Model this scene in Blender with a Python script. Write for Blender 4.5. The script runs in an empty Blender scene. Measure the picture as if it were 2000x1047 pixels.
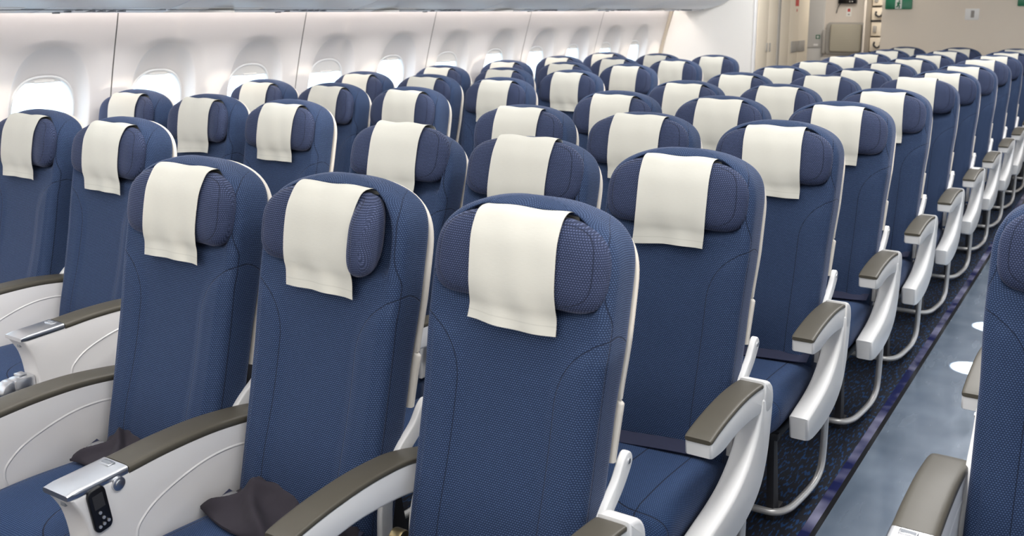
import bpy, bmesh, math, random
from mathutils import Vector, Matrix

# ------------------------------------------------------------------ scene, camera, light
SC = bpy.context.scene
COL = SC.collection
random.seed(7)

F_PX, CY, YAW, PITCH, ROLL = 1897.3, 389.6, .5703, .1924, -.0015
cam_d = bpy.data.cameras.new('camera')
cam = bpy.data.objects.new('camera', cam_d)
COL.objects.link(cam)
cy_, sy_, cp_, sp_ = math.cos(YAW), math.sin(YAW), math.cos(PITCH), math.sin(PITCH)
fw = Vector((-sy_*cp_, cy_*cp_, -sp_))
rt = Vector((cy_, sy_, 0))
up = rt.cross(fw)
cr_, sr_ = math.cos(ROLL), math.sin(ROLL)
rt, up = cr_*rt + sr_*up, -sr_*rt + cr_*up
mw = Matrix((rt, up, -fw)).transposed().to_4x4()
mw.translation = Vector((1.0575, -1.1686, 1.5803))
cam.matrix_world = mw
cam_d.sensor_fit = 'HORIZONTAL'
cam_d.sensor_width = 36
cam_d.lens = F_PX/2000*36
cam_d.shift_y = -(523.5-CY)/2000
cam_d.clip_start = .05
cam_d.dof.use_dof = True
cam_d.dof.focus_distance = 2.6
cam_d.dof.aperture_fstop = 6.3
SC.camera = cam

vs = SC.view_settings
vs.view_transform = 'Standard'
vs.look = 'None'
vs.gamma = 1
vs.use_curve_mapping = False
vs.exposure = 0.40

world = bpy.data.worlds.new('daylight')
SC.world = world
world.use_nodes = True
bg = world.node_tree.nodes['Background']
bg.inputs[0].default_value = (.62, .82, 1, 1)
bg.inputs[1].default_value = 2.8

def lamp(name, kind, loc, target, energy, color=(1, 1, 1), **kw):
    d = bpy.data.lights.new(name, kind)
    d.energy = energy
    d.color = color
    for k, v in kw.items():
        setattr(d, k, v)
    o = bpy.data.objects.new(name, d)
    COL.objects.link(o)
    o.location = loc
    o.rotation_euler = (Vector(target)-Vector(loc)).to_track_quat('-Z', 'Y').to_euler()
    return o

def strip(name, loc, target, sx, sy, energy, color=(1, 1, 1)):
    o = lamp(name, 'AREA', loc, target, energy, color, shape='RECTANGLE', size=sx, size_y=sy)
    z = (Vector(loc)-Vector(target)).normalized()
    y = Vector((0, 1, 0))-z*z.y                       # long side runs down the cabin
    if y.length < .5 or sx > sy: y = Vector((0, 0, 1))-z*z.z if abs(z.z) < .9 else y
    y.normalize()
    x = y.cross(z)
    o.rotation_euler = Matrix((x, y, z)).transposed().to_euler()
    return o

# low sun shining in through the windows of the far (right) side
lamp('sun', 'SUN', (6, 2, 1.5), (-3.3, 2.65, 1.46), 1.0, (1, .88, .74), angle=.009)
# cabin ceiling lights over the centre and the two aisles
strip('ceiling_light_centre', (-.46, 3.9, 2.24), (-.46, 3.9, 0), .9, 10.6, 15, (1, .965, .925))
# unseen fill lamps added below the ceiling, angled aft onto the seat fronts
for k in range(9):
    yl = -2.3+1.25*k
    lamp('aft_fill_light', 'AREA', (-.46, yl, 2.2), (-.46, yl+1.7, .85), 3.6, (1, .965, .925), shape='RECTANGLE', size=2.2, size_y=.25)
strip('ceiling_light_aisle', (.56, 3.6, 2.2), (.56, 3.6, 0), .3, 10, 80, (1, .985, .97))
strip('ceiling_light_far_aisle', (-1.35, 3.4, 2.2), (-2.6, 3.4, .9), .3, 10, 75, (1, .985, .97))
strip('galley_fill_light', (-1.6, 10.6, 2.2), (-1.8, 11.2, 0), 1.0, .6, 14, (1, .93, .84))  # lamp added to brighten the galley corner
strip('front_fill_light', (-.4, -2.9, 1.9), (-.6, 3.0, .9), 4.0, .4, 21, (1, .97, .95))  # unseen fill lamp added ahead of the seats, hung below the ceiling
# added narrow spots imitating two sun patches on the shiny aisle floor
for ry in (3.42, 4.10):
    lamp('sun_patch_spot', 'SPOT', (.58, ry-.25, 2.15), (.56, ry, 0), 2600, (1, .97, .92), spot_size=math.radians(4.6), spot_blend=.12, shadow_soft_size=.008)
# warm wash light hidden above the lower edge of the bins
strip('wall_wash_light', (-3.055, 3.2, 1.68), (-3.10, 3.2, 1.40), .05, 10.2, 24, (1, .90, .83))

# ------------------------------------------------------------------ materials
def new_mat(name):
    m = bpy.data.materials.new(name)
    m.use_nodes = True
    nt = m.node_tree
    return m, nt, nt.nodes['Principled BSDF']

def plain(name, col, rough=.5, metal=0., noise=0., nscale=8., coat=0., spec=.5):
    m, nt, b = new_mat(name)
    b.inputs['Base Color'].default_value = (*col, 1)
    b.inputs['Roughness'].default_value = rough
    b.inputs['Metallic'].default_value = metal
    b.inputs['Specular IOR Level'].default_value = spec
    b.inputs['Coat Weight'].default_value = coat
    tc = nt.nodes.new('ShaderNodeTexCoord')
    nz = nt.nodes.new('ShaderNodeTexNoise')
    nz.inputs['Scale'].default_value = nscale
    nz.inputs['Detail'].default_value = 4
    nt.links.new(tc.outputs['Object'], nz.inputs['Vector'])
    mr = nt.nodes.new('ShaderNodeMapRange')
    mr.inputs['To Min'].default_value = 1-noise
    mr.inputs['To Max'].default_value = 1+noise
    nt.links.new(nz.outputs['Fac'], mr.inputs['Value'])
    mx = nt.nodes.new('ShaderNodeVectorMath')
    mx.operation = 'SCALE'
    mx.inputs[0].default_value = col
    nt.links.new(mr.outputs[0], mx.inputs['Scale'])
    nt.links.new(mx.outputs[0], b.inputs['Base Color'])
    return m

class NG:
    """tiny expression helper for math nodes"""
    def __init__(self, nt): self.nt = nt
    def m(self, op, a, b=None, c=None):
        n = self.nt.nodes.new('ShaderNodeMath')
        n.operation = op
        for i, v in enumerate((a, b, c)):
            if v is None: continue
            if isinstance(v, (int, float)): n.inputs[i].default_value = v
            else: self.nt.links.new(v, n.inputs[i])
        return n.outputs[0]

def fabric(name, seam=None, base=(.014, .029, .074), dot=(.085, .136, .262), bw=.0057, rh=.0044):
    m, nt, b = new_mat(name)
    L = nt.links.new
    uv = nt.nodes.new('ShaderNodeUVMap')
    br = nt.nodes.new('ShaderNodeTexBrick')
    br.offset = .5
    br.inputs['Scale'].default_value = 1
    br.inputs['Brick Width'].default_value = bw
    br.inputs['Row Height'].default_value = rh
    br.inputs['Mortar Size'].default_value = .0017
    br.inputs['Mortar Smooth'].default_value = .5
    br.inputs['Color1'].default_value = (*dot, 1)
    br.inputs['Color2'].default_value = (*[c*.82 for c in dot], 1)
    br.inputs['Mortar'].default_value = (*base, 1)
    L(uv.outputs[0], br.inputs['Vector'])
    col = br.outputs['Color']
    g = NG(nt)
    sx = nt.nodes.new('ShaderNodeSeparateXYZ')
    L(uv.outputs[0], sx.inputs[0])
    h = g.m('SUBTRACT', 1, br.outputs['Fac'])
    if seam:
        u = g.m('ABSOLUTE', sx.outputs[0])
        v = sx.outputs[1]
        mask = seam(g, u, v)
        mix = nt.nodes.new('ShaderNodeMixRGB')
        mix.inputs[2].default_value = (.006, .010, .026, 1)
        L(mask, mix.inputs[0])
        L(col, mix.inputs[1])
        col = mix.outputs[0]
        h = g.m('SUBTRACT', h, g.m('MULTIPLY', mask, 3.0))
    L(col, b.inputs['Base Color'])
    b.inputs['Roughness'].default_value = .78
    b.inputs['Specular IOR Level'].default_value = .25
    b.inputs['Sheen Weight'].default_value = .18
    b.inputs['Sheen Roughness'].default_value = .35
    b.inputs['Sheen Tint'].default_value = (.75, .78, 1, 1)
    bp = nt.nodes.new('ShaderNodeBump')
    bp.inputs['Strength'].default_value = .5
    bp.inputs['Distance'].default_value = .0012
    L(h, bp.inputs['Height'])
    L(bp.outputs[0], b.inputs['Normal'])
    return m

def band(g, q, centre, half):
    """soft mask around q == centre"""
    d = g.m('ABSOLUTE', g.m('SUBTRACT', q, centre))
    r = g.m('SUBTRACT', 1, g.m('DIVIDE', d, half))
    return g.m('MAXIMUM', g.m('MINIMUM', g.m('MULTIPLY', r, 1.6), 1), 0)

def seam_back(g, u, v):
    # vertical seam that sweeps outward near shoulder height, plus the welt near the side
    a = g.m('DIVIDE', g.m('SUBTRACT', .235, u), .120)
    c = g.m('DIVIDE', g.m('MAXIMUM', g.m('SUBTRACT', v, .835), 0), .135)
    q = g.m('SQRT', g.m('ADD', g.m('MULTIPLY', a, a), g.m('MULTIPLY', c, c)))
    s1 = g.m('MULTIPLY', band(g, q, 1.0, .013), .85)
    s2 = band(g, u, .222, .0022)
    return g.m('MAXIMUM', s1, g.m('MULTIPLY', s2, .75))

def seam_head(g, u, v):
    a = g.m('DIVIDE', u, .176)
    c = g.m('DIVIDE', v, .078)
    a2 = g.m('POWER', a, 4)
    c2 = g.m('POWER', g.m('ABSOLUTE', c), 4)
    q = g.m('POWER', g.m('ADD', a2, c2), .25)
    return g.m('MULTIPLY', band(g, q, 1.0, .012), .7)

def seam_cush(g, u, v):
    a = g.m('DIVIDE', g.m('MAXIMUM', g.m('SUBTRACT', .225, u), 0), .125)
    c = g.m('DIVIDE', g.m('MAXIMUM', g.m('SUBTRACT', .13, v), 0), .13)
    q = g.m('SQRT', g.m('ADD', g.m('MULTIPLY', a, a), g.m('MULTIPLY', c, c)))
    s1 = band(g, q, 1.0, .018)
    s2 = band(g, u, .216, .002)
    return g.m('MAXIMUM', s1, s2)

M = {}
M['back'] = fabric('seat_back_fabric', seam_back)
M['head'] = fabric('headrest_fabric', seam_head, base=(.017, .026, .062), dot=(.096, .122, .230))
M['cushion'] = fabric('cushion_fabric', seam_cush, base=(.013, .034, .092), dot=(.068, .122, .260))
M['white'] = plain('white_plastic', (.86, .855, .845), .38, noise=.02)
M['panel'] = plain('panel_plastic', (.82, .80, .785), .42, noise=.02)
M['shell'] = plain('shell_plastic', (.70, .655, .585), .45, noise=.02)
M['pad'] = plain('brown_pad', (.085, .076, .057), .42, noise=.06, nscale=20)
M['padline'] = plain('pad_piping', (.16, .17, .18), .3)
M['alu'] = plain('aluminium', (.72, .73, .75), .28, metal=1, noise=.04, nscale=30)
M['tube'] = plain('tube_metal', (.80, .785, .76), .30, metal=.45, noise=.03)
M['brass'] = plain('brass_metal', (.50, .40, .22), .35, metal=1)
M['black'] = plain('black_plastic', (.008, .008, .010), .25)
M['dark'] = plain('dark_frame', (.030, .030, .034), .6)
M['button'] = plain('silver_button', (.8, .8, .8), .25, metal=.7)
M['belt'] = plain('belt_webbing', (.014, .018, .050), .75, noise=.1, nscale=60)
M['cloth'] = plain('dark_cloth', (.030, .025, .034), .9, noise=.15, nscale=40)
M['wall'] = plain('wall_plastic', (.84, .805, .785), .62, noise=.012, nscale=3)
M['seam'] = plain('seam_grey', (.34, .32, .30), .6)
M['bin'] = plain('bin_plastic', (.84, .88, .93), .40, noise=.02, nscale=4)
M['vent'] = plain('vent_grey', (.26, .28, .31), .5)
M['cream'] = plain('cream_laminate', (.80, .715, .58), .5, noise=.015, nscale=3)
M['beige'] = plain('beige_trim', (.50, .44, .36), .5)
M['partition'] = plain('partition_laminate', (.86, .84, .80), .5, noise=.01, nscale=3)
M['backwall'] = plain('back_wall_laminate', (.80, .72, .615), .5, noise=.015, nscale=3)
M['lining'] = plain('warm_lining', (.72, .66, .59), .55, noise=.015, nscale=3)
M['steelpost'] = plain('grey_post', (.40, .38, .35), .45)
M['galley'] = plain('galley_grey', (.58, .57, .55), .5, noise=.02)
M['jump'] = plain('jumpseat_leather', (.42, .39, .31), .5, noise=.03)
M['green'] = plain('sign_green', (.0, .16, .075), .4)
M['signwhite'] = plain('sign_white', (.85, .85, .82), .5)
M['red'] = plain('red_print', (.55, .06, .05), .5)
M['print'] = plain('grey_print', (.32, .30, .28), .6)
M['shade'] = plain('window_shade_plastic', (.80, .78, .75), .5)
M['ceil'] = plain('ceiling_plastic', (.78, .78, .78), .6)

def cover_mat():
    m, nt, b = new_mat('headrest_cover_cloth')
    L = nt.links.new
    uv = nt.nodes.new('ShaderNodeUVMap')
    wv = nt.nodes.new('ShaderNodeTexNoise')
    mp = nt.nodes.new('ShaderNodeMapping')
    mp.inputs['Scale'].default_value = (60, 900, 1)
    L(uv.outputs[0], mp.inputs[0])
    L(mp.outputs[0], wv.inputs['Vector'])
    wv.inputs['Scale'].default_value = 1
    g = NG(nt)
    sx = nt.nodes.new('ShaderNodeSeparateXYZ')
    L(uv.outputs[0], sx.inputs[0])
    hem = band(g, sx.outputs[1], .018, .0016)
    f = g.m('SUBTRACT', g.m('ADD', .95, g.m('MULTIPLY', wv.outputs['Fac'], .07)), g.m('MULTIPLY', hem, .10))
    sc = nt.nodes.new('ShaderNodeVectorMath')
    sc.operation = 'SCALE'
    sc.inputs[0].default_value = (.615, .605, .545)
    L(f, sc.inputs['Scale'])
    L(sc.outputs[0], b.inputs['Base Color'])
    b.inputs['Roughness'].default_value = .9
    b.inputs['Specular IOR Level'].default_value = .15
    bp = nt.nodes.new('ShaderNodeBump')
    bp.inputs['Strength'].default_value = .15
    bp.inputs['Distance'].default_value = .001
    L(wv.outputs['Fac'], bp.inputs['Height'])
    L(bp.outputs[0], b.inputs['Normal'])
    return m
M['cover'] = cover_mat()

def glass_mat():
    m = bpy.data.materials.new('window_pane')
    m.use_nodes = True
    nt = m.node_tree
    nt.nodes.clear()
    out = nt.nodes.new('ShaderNodeOutputMaterial')
    tr = nt.nodes.new('ShaderNodeBsdfTransparent')
    gl = nt.nodes.new('ShaderNodeBsdfGlossy')
    gl.inputs['Roughness'].default_value = .05
    mx = nt.nodes.new('ShaderNodeMixShader')
    mx.inputs[0].default_value = .05
    nt.links.new(tr.outputs[0], mx.inputs[1])
    nt.links.new(gl.outputs[0], mx.inputs[2])
    nt.links.new(mx.outputs[0], out.inputs[0])
    return m
M['glass'] = glass_mat()

def carpet_mat():
    m, nt, b = new_mat('carpet_navy_streaks')
    L = nt.links.new
    tc = nt.nodes.new('ShaderNodeTexCoord')
    mp = nt.nodes.new('ShaderNodeMapping')
    mp.inputs['Scale'].default_value = (130, 26, 1)
    L(tc.outputs['Object'], mp.inputs[0])
    nz = nt.nodes.new('ShaderNodeTexNoise')
    nz.inputs['Scale'].default_value = 1
    nz.inputs['Detail'].default_value = 1
    L(mp.outputs[0], nz.inputs['Vector'])
    rp = nt.nodes.new('ShaderNodeValToRGB')
    e = rp.color_ramp.elements
    e[0].position, e[0].color = .54, (.006, .008, .016, 1)
    e[1].position, e[1].color = .62, (.007, .045, .14, 1)
    L(nz.outputs['Fac'], rp.inputs[0])
    L(rp.outputs[0], b.inputs['Base Color'])
    b.inputs['Roughness'].default_value = .95
    return m
M['carpet'] = carpet_mat()

def aisle_mat():
    m, nt, b = new_mat('aisle_floor_film')
    L = nt.links.new
    tc = nt.nodes.new('ShaderNodeTexCoord')
    nz = nt.nodes.new('ShaderNodeTexNoise')
    nz.inputs['Scale'].default_value = 4
    nz.inputs['Detail'].default_value = 2
    L(tc.outputs['Object'], nz.inputs['Vector'])
    rp = nt.nodes.new('ShaderNodeValToRGB')
    e = rp.color_ramp.elements
    e[0].position, e[0].color = .35, (.15, .195, .26, 1)
    e[1].position, e[1].color = .7, (.23, .285, .36, 1)
    L(nz.outputs['Fac'], rp.inputs[0])
    L(rp.outputs[0], b.inputs['Base Color'])
    mp = nt.nodes.new('ShaderNodeMapping')
    mp.inputs['Scale'].default_value = (14, 3, 1)
    L(tc.outputs['Object'], mp.inputs[0])
    n2 = nt.nodes.new('ShaderNodeTexNoise')
    n2.inputs['Scale'].default_value = 1.2
    n2.inputs['Detail'].default_value = 2
    L(mp.outputs[0], n2.inputs['Vector'])
    mr = nt.nodes.new('ShaderNodeMapRange')
    mr.inputs['From Min'].default_value = .3
    mr.inputs['From Max'].default_value = .7
    mr.inputs['To Min'].default_value = .16
    mr.inputs['To Max'].default_value = .30
    L(n2.outputs['Fac'], mr.inputs[0])
    L(mr.outputs[0], b.inputs['Roughness'])
    b.inputs['Specular IOR Level'].default_value = .9
    b.inputs['Metallic'].default_value = .25
    bp = nt.nodes.new('ShaderNodeBump')
    bp.inputs['Strength'].default_value = .02
    bp.inputs['Distance'].default_value = .001
    L(n2.outputs['Fac'], bp.inputs['Height'])
    L(bp.outputs[0], b.inputs['Normal'])
    return m
M['aisle'] = aisle_mat()

def pathstrip_mat():
    m, nt, b = new_mat('floor_path_strip')
    L = nt.links.new
    tc = nt.nodes.new('ShaderNodeTexCoord')
    nz = nt.nodes.new('ShaderNodeTexNoise')
    nz.inputs['Scale'].default_value = 5
    L(tc.outputs['Object'], nz.inputs['Vector'])
    rp = nt.nodes.new('ShaderNodeValToRGB')
    e = rp.color_ramp.elements
    e[0].position, e[0].color = .40, (.010, .014, .075, 1)
    e[1].position, e[1].color = .68, (.26, .26, .38, 1)  # pale lilac glints of reflected light painted into the strip colour
    L(nz.outputs['Fac'], rp.inputs[0])
    L(rp.outputs[0], b.inputs['Base Color'])
    b.inputs['Roughness'].default_value = .22
    return m
M['pathstrip'] = pathstrip_mat()

# ------------------------------------------------------------------ mesh helpers
def spline(pts, n=8):
    """Catmull-Rom through points of any dimension"""
    pts = [tuple(p) for p in pts]
    P = [pts[0]]+pts+[pts[-1]]
    out = []
    for i in range(1, len(P)-2):
        for k in range(n):
            t = k/n
            out.append(tuple(.5*(2*b+(c-a)*t+(2*a-5*b+4*c-d)*t*t+(-a+3*b-3*c+d)*t**3)
                             for a, b, c, d in zip(P[i-1], P[i], P[i+1], P[i+2])))
    out.append(pts[-1])
    return out

def mesh(name, verts, faces, mats, uvs=None, fmat=None, smooth=True, sharp=None):
    me = bpy.data.meshes.new(name)
    me.from_pydata([tuple(v) for v in verts], [], faces)
    for m in (mats if isinstance(mats, (list, tuple)) else [mats]):
        me.materials.append(m)
    if uvs is not None:
        lay = me.uv_layers.new(name='UVMap')
        k = 0
        for f, fu in zip(faces, uvs):
            for c in fu:
                lay.data[k].uv = c
                k += 1
    if fmat:
        for i, p in enumerate(me.polygons):
            p.material_index = fmat[i]
    for p in me.polygons:
        p.use_smooth = smooth
    bm = bmesh.new()
    bm.from_mesh(me)
    bmesh.ops.recalc_face_normals(bm, faces=bm.faces)
    bm.to_mesh(me)
    bm.free()
    if sharp:
        me.set_sharp_from_angle(angle=math.radians(sharp))
    return me

def ob(name, me, parent=None, loc=(0, 0, 0)):
    o = bpy.data.objects.new(name, me)
    COL.objects.link(o)
    o.location = loc
    if parent: o.parent = parent
    return o

def loft(rings, uvf=None, closed=True, cap=True):
    """rings: list of equal-length point lists -> verts, faces, uvs"""
    n = len(rings[0])
    V = [p for r in rings for p in r]
    Fc, U = [], []
    m = n if closed else n-1
    for i in range(len(rings)-1):
        for j in range(m):
            k = (j+1) % n
            Fc.append((i*n+j, i*n+k, (i+1)*n+k, (i+1)*n+j))
            if uvf:
                U.append((uvf(i, j), uvf(i, j+1), uvf(i+1, j+1), uvf(i+1, j)))
    if cap and closed:
        for i in (0, len(rings)-1):
            Fc.append(tuple(i*n+j for j in range(n)))
            if uvf: U.append(tuple(uvf(i, j) for j in range(n)))
    return V, Fc, (U if uvf else None)

def spow(x, e):
    return math.copysign(abs(x)**e, x)

class MB:
    """bmesh collector of simple shapes, bevelled as they are added; one mesh in the end"""
    def __init__(self): self.V, self.F, self.I = [], [], []
    def add_bm(self, bm, mi=0):
        o = len(self.V)
        bm.verts.index_update()
        self.V += [tuple(v.co) for v in bm.verts]
        for f in bm.faces:
            self.F.append(tuple(o+v.index for v in f.verts))
            self.I.append(mi)
        bm.free()
    def box(self, x0, x1, y0, y1, z0, z1, bev=0., seg=2, mi=0, M4=None):
        bm = bmesh.new()
        bmesh.ops.create_cube(bm, size=1)
        for v in bm.verts:
            v.co = Vector(((x0+x1)/2+v.co.x*(x1-x0), (y0+y1)/2+v.co.y*(y1-y0), (z0+z1)/2+v.co.z*(z1-z0)))
        if bev: bmesh.ops.bevel(bm, geom=bm.edges[:], offset=bev, segments=seg, affect='EDGES', profile=.5)
        if M4: bm.transform(M4)
        self.add_bm(bm, mi)
        return self
    def prism(self, pts, a, b, axis='x', bev=0., seg=3, mi=0, M4=None):
        """extrude a 2-D outline; axis x -> pts are (y,z); y -> (x,z); z -> (x,y)"""
        bm = bmesh.new()
        def P(p, t):
            return {'x': (t, p[0], p[1]), 'y': (p[0], t, p[1]), 'z': (p[0], p[1], t)}[axis]
        lo = [bm.verts.new(P(p, a)) for p in pts]
        hi = [bm.verts.new(P(p, b)) for p in pts]
        bm.faces.new(lo)
        bm.faces.new(hi[::-1])
        n = len(pts)
        for i in range(n):
            bm.faces.new((lo[i], lo[(i+1) % n], hi[(i+1) % n], hi[i]))
        bmesh.ops.recalc_face_normals(bm, faces=bm.faces)
        if bev:
            ends = [e for e in bm.edges if (e.verts[0] in lo) == (e.verts[1] in lo)]
            bmesh.ops.bevel(bm, geom=ends, offset=bev, segments=seg, affect='EDGES', profile=.5)
        if M4: bm.transform(M4)
        self.add_bm(bm, mi)
        return self
    def cyl(self, c, r, h, axis='x', n=24, mi=0, bev=0.):
        pts = [(c[{'x': 1, 'y': 0, 'z': 0}[axis]]+r*math.cos(2*math.pi*k/n), c[{'x': 2, 'y': 2, 'z': 1}[axis]]+r*math.sin(2*math.pi*k/n)) for k in range(n)]
        t = c['xyz'.index(axis)]
        return self.prism(pts, t-h/2, t+h/2, axis, bev, 2, mi)
    def tube(self, path, r, n=10, mi=0):
        path = [Vector(p) for p in path]
        rings = []
        nrm = None
        for i, p in enumerate(path):
            t = (path[min(i+1, len(path)-1)]-path[max(i-1, 0)]).normalized()
            if nrm is None:
                nrm = t.orthogonal().normalized()
            else:
                nrm = (nrm-t*nrm.dot(t)).normalized()
            bn = t.cross(nrm)
            rings.append([p+r*(math.cos(2*math.pi*k/n)*nrm+math.sin(2*math.pi*k/n)*bn) for k in range(n)])
        V, Fc, _ = loft(rings)
        o = len(self.V)
        self.V += [tuple(v) for v in V]
        for f in Fc:
            self.F.append(tuple(o+i for i in f))
            self.I.append(mi)
        return self
    def raw(self, V, Fc, mi=0):
        o = len(self.V)
        self.V += [tuple(v) for v in V]
        for f in Fc:
            self.F.append(tuple(o+i for i in f))
            self.I.append(mi)
        return self
    def mesh(self, name, mats, smooth=True, sharp=35):
        return mesh(name, self.V, self.F, mats, fmat=self.I, smooth=smooth, sharp=sharp)

def interp(tab, x):
    if x <= tab[0][0]: return tab[0][1]
    for (a, fa), (b, fb) in zip(tab, tab[1:]):
        if x <= b:
            t = (x-a)/(b-a)
            t = t*t*(3-2*t)*.5+t*.5
            return fa+(fb-fa)*t
    return tab[-1][1]

def tag(o, label, cat, group=None, kind=None):
    o['label'] = label
    o['category'] = cat
    if group: o['group'] = group
    if kind: o['kind'] = kind
    return o

def struct(name, me, loc=(0, 0, 0)):
    o = ob(name, me, None, loc)
    o['kind'] = 'structure'
    return o

def empty(name, loc):
    o = bpy.data.objects.new(name, None)
    COL.objects.link(o)
    o.location = loc
    o.empty_display_size = .1
    return o

# ------------------------------------------------------------------ the cabin shell
WIN_Y0, WIN_P = 1.50, .6345
WX = -.456                         # aircraft centre line
WALL_T = spline([(0, 2.70), (.30, 2.79), (.60, 2.825), (.90, 2.810), (1.20, 2.754), (1.57, 2.652), (1.95, 2.54)], 8)
def wall_x(z):                     # half distance of the wall lining from the centre line
    for (a, fa), (b, fb) in zip(WALL_T, WALL_T[1:]):
        if z <= b: break
    return fa+(fb-fa)*(z-a)/(b-a)

def build_wall(side, name, y_start, n_cells):
    """sidewall lining: egg-shaped scoops, window openings, a gap for each panel seam"""
    s = -1 if side == 'left' else 1
    V, Fc = [], []
    def P(y, z, d=0.): return (WX+s*(wall_x(z)+d), y, z)
    zc = 1.105
    for k in range(n_cells):
        ya, yb = y_start+k*WIN_P, y_start+(k+1)*WIN_P
        g = .0035
        odd = k % 2
        y0 = ya+(g if odd == 1 else 0)
        y1 = yb-(g if odd == 0 else 0)
        yc = (ya+yb)/2
        z0, z1 = .72, 1.48
        per = []
        N = 24
        for i in range(N): per.append((y0+(y1-y0)*i/N, z0))
        for i in range(N): per.append((y1, z0+(z1-z0)*i/N))
        for i in range(N): per.append((y1-(y1-y0)*i/N, z1))
        for i in range(N): per.append((y0, z1-(z1-z0)*i/N))
        rings = []
        # opening contour, scoop bottom, scoop rim, boundary
        def contour(a, hw, ht, hb, zz, e=2.5):
            c, d = math.cos(a), math.sin(a)
            return yc+hw*spow(c, 2/e), zz+(ht if d > 0 else hb)*spow(d, 2/e)
        spec = [(.158, .170, .170, zc, .085), (.163, .176, .176, zc, .066), (.170, .190, .184, zc, .061),
                (.180, .238, .192, zc, .050), (.193, .290, .204, zc, .026), (.202, .309, .210, zc, .007), (.209, .318, .216, zc, 0.)]
        angs = [math.atan2((z-zc)/.40, (y-yc)/.318) for y, z in per]
        for hw, ht, hb, zz, dep in spec:
            rings.append([P(*contour(a, hw, ht, hb, zz), dep) for a in angs])
        mid = []
        for a, (y, z) in zip(angs, per):
            cy, cz = contour(a, .209, .318, .216, zc)
            mid.append(P((cy+y)/2, (cz+z)/2))
        rings.append(mid)
        rings.append([P(y, z) for y, z in per])
        v, f, _ = loft(rings, cap=False)
        o = len(V); V += v; Fc += [tuple(o+i for i in q) for q in f]
        # bands below and above
        for (za, zb, n) in ((0.0, .72, 10), (1.48, 1.92, 10)):
            rows = [[P(y0+(y1-y0)*j/N, za+(zb-za)*i/n) for j in range(N+1)] for i in range(n+1)]
            v, f, _ = loft(rows, closed=False)
            o = len(V); V += v; Fc += [tuple(o+i for i in q) for q in f]
    return struct(name, mesh(name, V, Fc, M['wall'], sharp=60))

Y_W0 = WIN_Y0-WIN_P/2-2*WIN_P*1
N_W = 13
build_wall('left', 'wall_left', Y_W0-6*WIN_P, N_W+6)
build_wall('right', 'wall_right', Y_W0-6*WIN_P, N_W+6)
for nm, s_ in (('wall_left', -1), ('wall_right', 1)):
    yy0, yy1 = Y_W0+N_W*WIN_P-.0035, 12.3
    rows = [[(WX+s_*(wall_x(z)+d), y, z) for y, d in ((yy0, 0), (yy1, 0), (yy1, .03), (yy0, .03))] for z in [i*.08 for i in range(25)]]
    v, f, _ = loft(rows)
    struct(nm, mesh('wall_end', v, f, M['wall'], sharp=60))
    # crown panels closing the gap between the sidewall and the ceiling
    x0 = WX+s_*wall_x(1.9)
    mb = MB().prism([(x0, 1.90), (x0-s_*.05, 2.28), (x0+s_*.5, 2.28), (x0+s_*.5, 1.90)], -3.66, 12.3, 'y')
    struct('wall_crown', mb.mesh('wall_crown', M['wall']))

def seam_strip(idx, y, side=-1):
    rows = [[(WX+side*(wall_x(z)+.006), y-.04, z), (WX+side*(wall_x(z)+.006), y+.04, z)] for z in [i*.06 for i in range(33)]]
    v, f, _ = loft(rows, closed=False)
    struct('trim_%d' % idx, mesh('trim', v, f, M['seam']))
for k in range(6):
    seam_strip(k+1, Y_W0+(2*k+1)*WIN_P)

# shades: how far each one is pulled down (metres below the top of the opening)
SHADE = [.02, .02, .015, .012, .050, .068, .018, .06, .025, .03, .025, .045, .03]
for k in range(N_W):
    yc = Y_W0+(k+.5)*WIN_P
    zc = 1.105
    def E(a, hw, hh, e=2.5): return yc+hw*spow(math.cos(a), 2/e), zc+hh*spow(math.sin(a), 2/e)
    n = 48
    pts = [E(2*math.pi*i/n, .172, .186) for i in range(n)]
    v = [(WX-(wall_x(z)+.078), y, z) for y, z in pts]
    w = struct('window_%d' % (k+1), mesh('window_pane', v, [tuple(range(n))], M['glass'], smooth=False))
    # lining ring of the opening
    rings = [[(WX-(wall_x(z)+d), y, z) for y, z in [E(2*math.pi*i/n, hw, hw+.011) for i in range(n)]]
             for hw, d in ((.168, .064), (.161, .058), (.155, .062), (.153, .082))]
    v, f, _ = loft(rings, cap=False)
    fr = ob('window_frame', mesh('window_frame', v, f, M['white']), w)
    # shade with a pull lip
    zt = zc+.172
    zb = zt-SHADE[k]-.012
    v, fc = [], []
    rows = []
    for i in range(7):
        z = zb+(zt-.001-zb)*i/6
        hw = .160*max(0, 1-((z-zc)/.174)**2.5)**(1/2.5)
        rows.append([(WX-(wall_x(z)+.066), yc-hw+2*hw*j/10, z) for j in range(11)])
    back = [[(p[0]-.006, p[1], p[2]) for p in r] for r in rows]
    ring = [r+b[::-1] for r, b in zip(rows, back)]
    v, f, _ = loft(ring)
    sh = ob('window_shade', mesh('window_shade', v, f, M['shade'], sharp=40), w)
    lip = MB().box(WX-(wall_x(zb)+.068), WX-(wall_x(zb)+.056), yc-.05, yc+.05, zb-.002, zb+.010, .003)
    ob('shade_pull', lip.mesh('shade_pull', M['shade']), sh)

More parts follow.
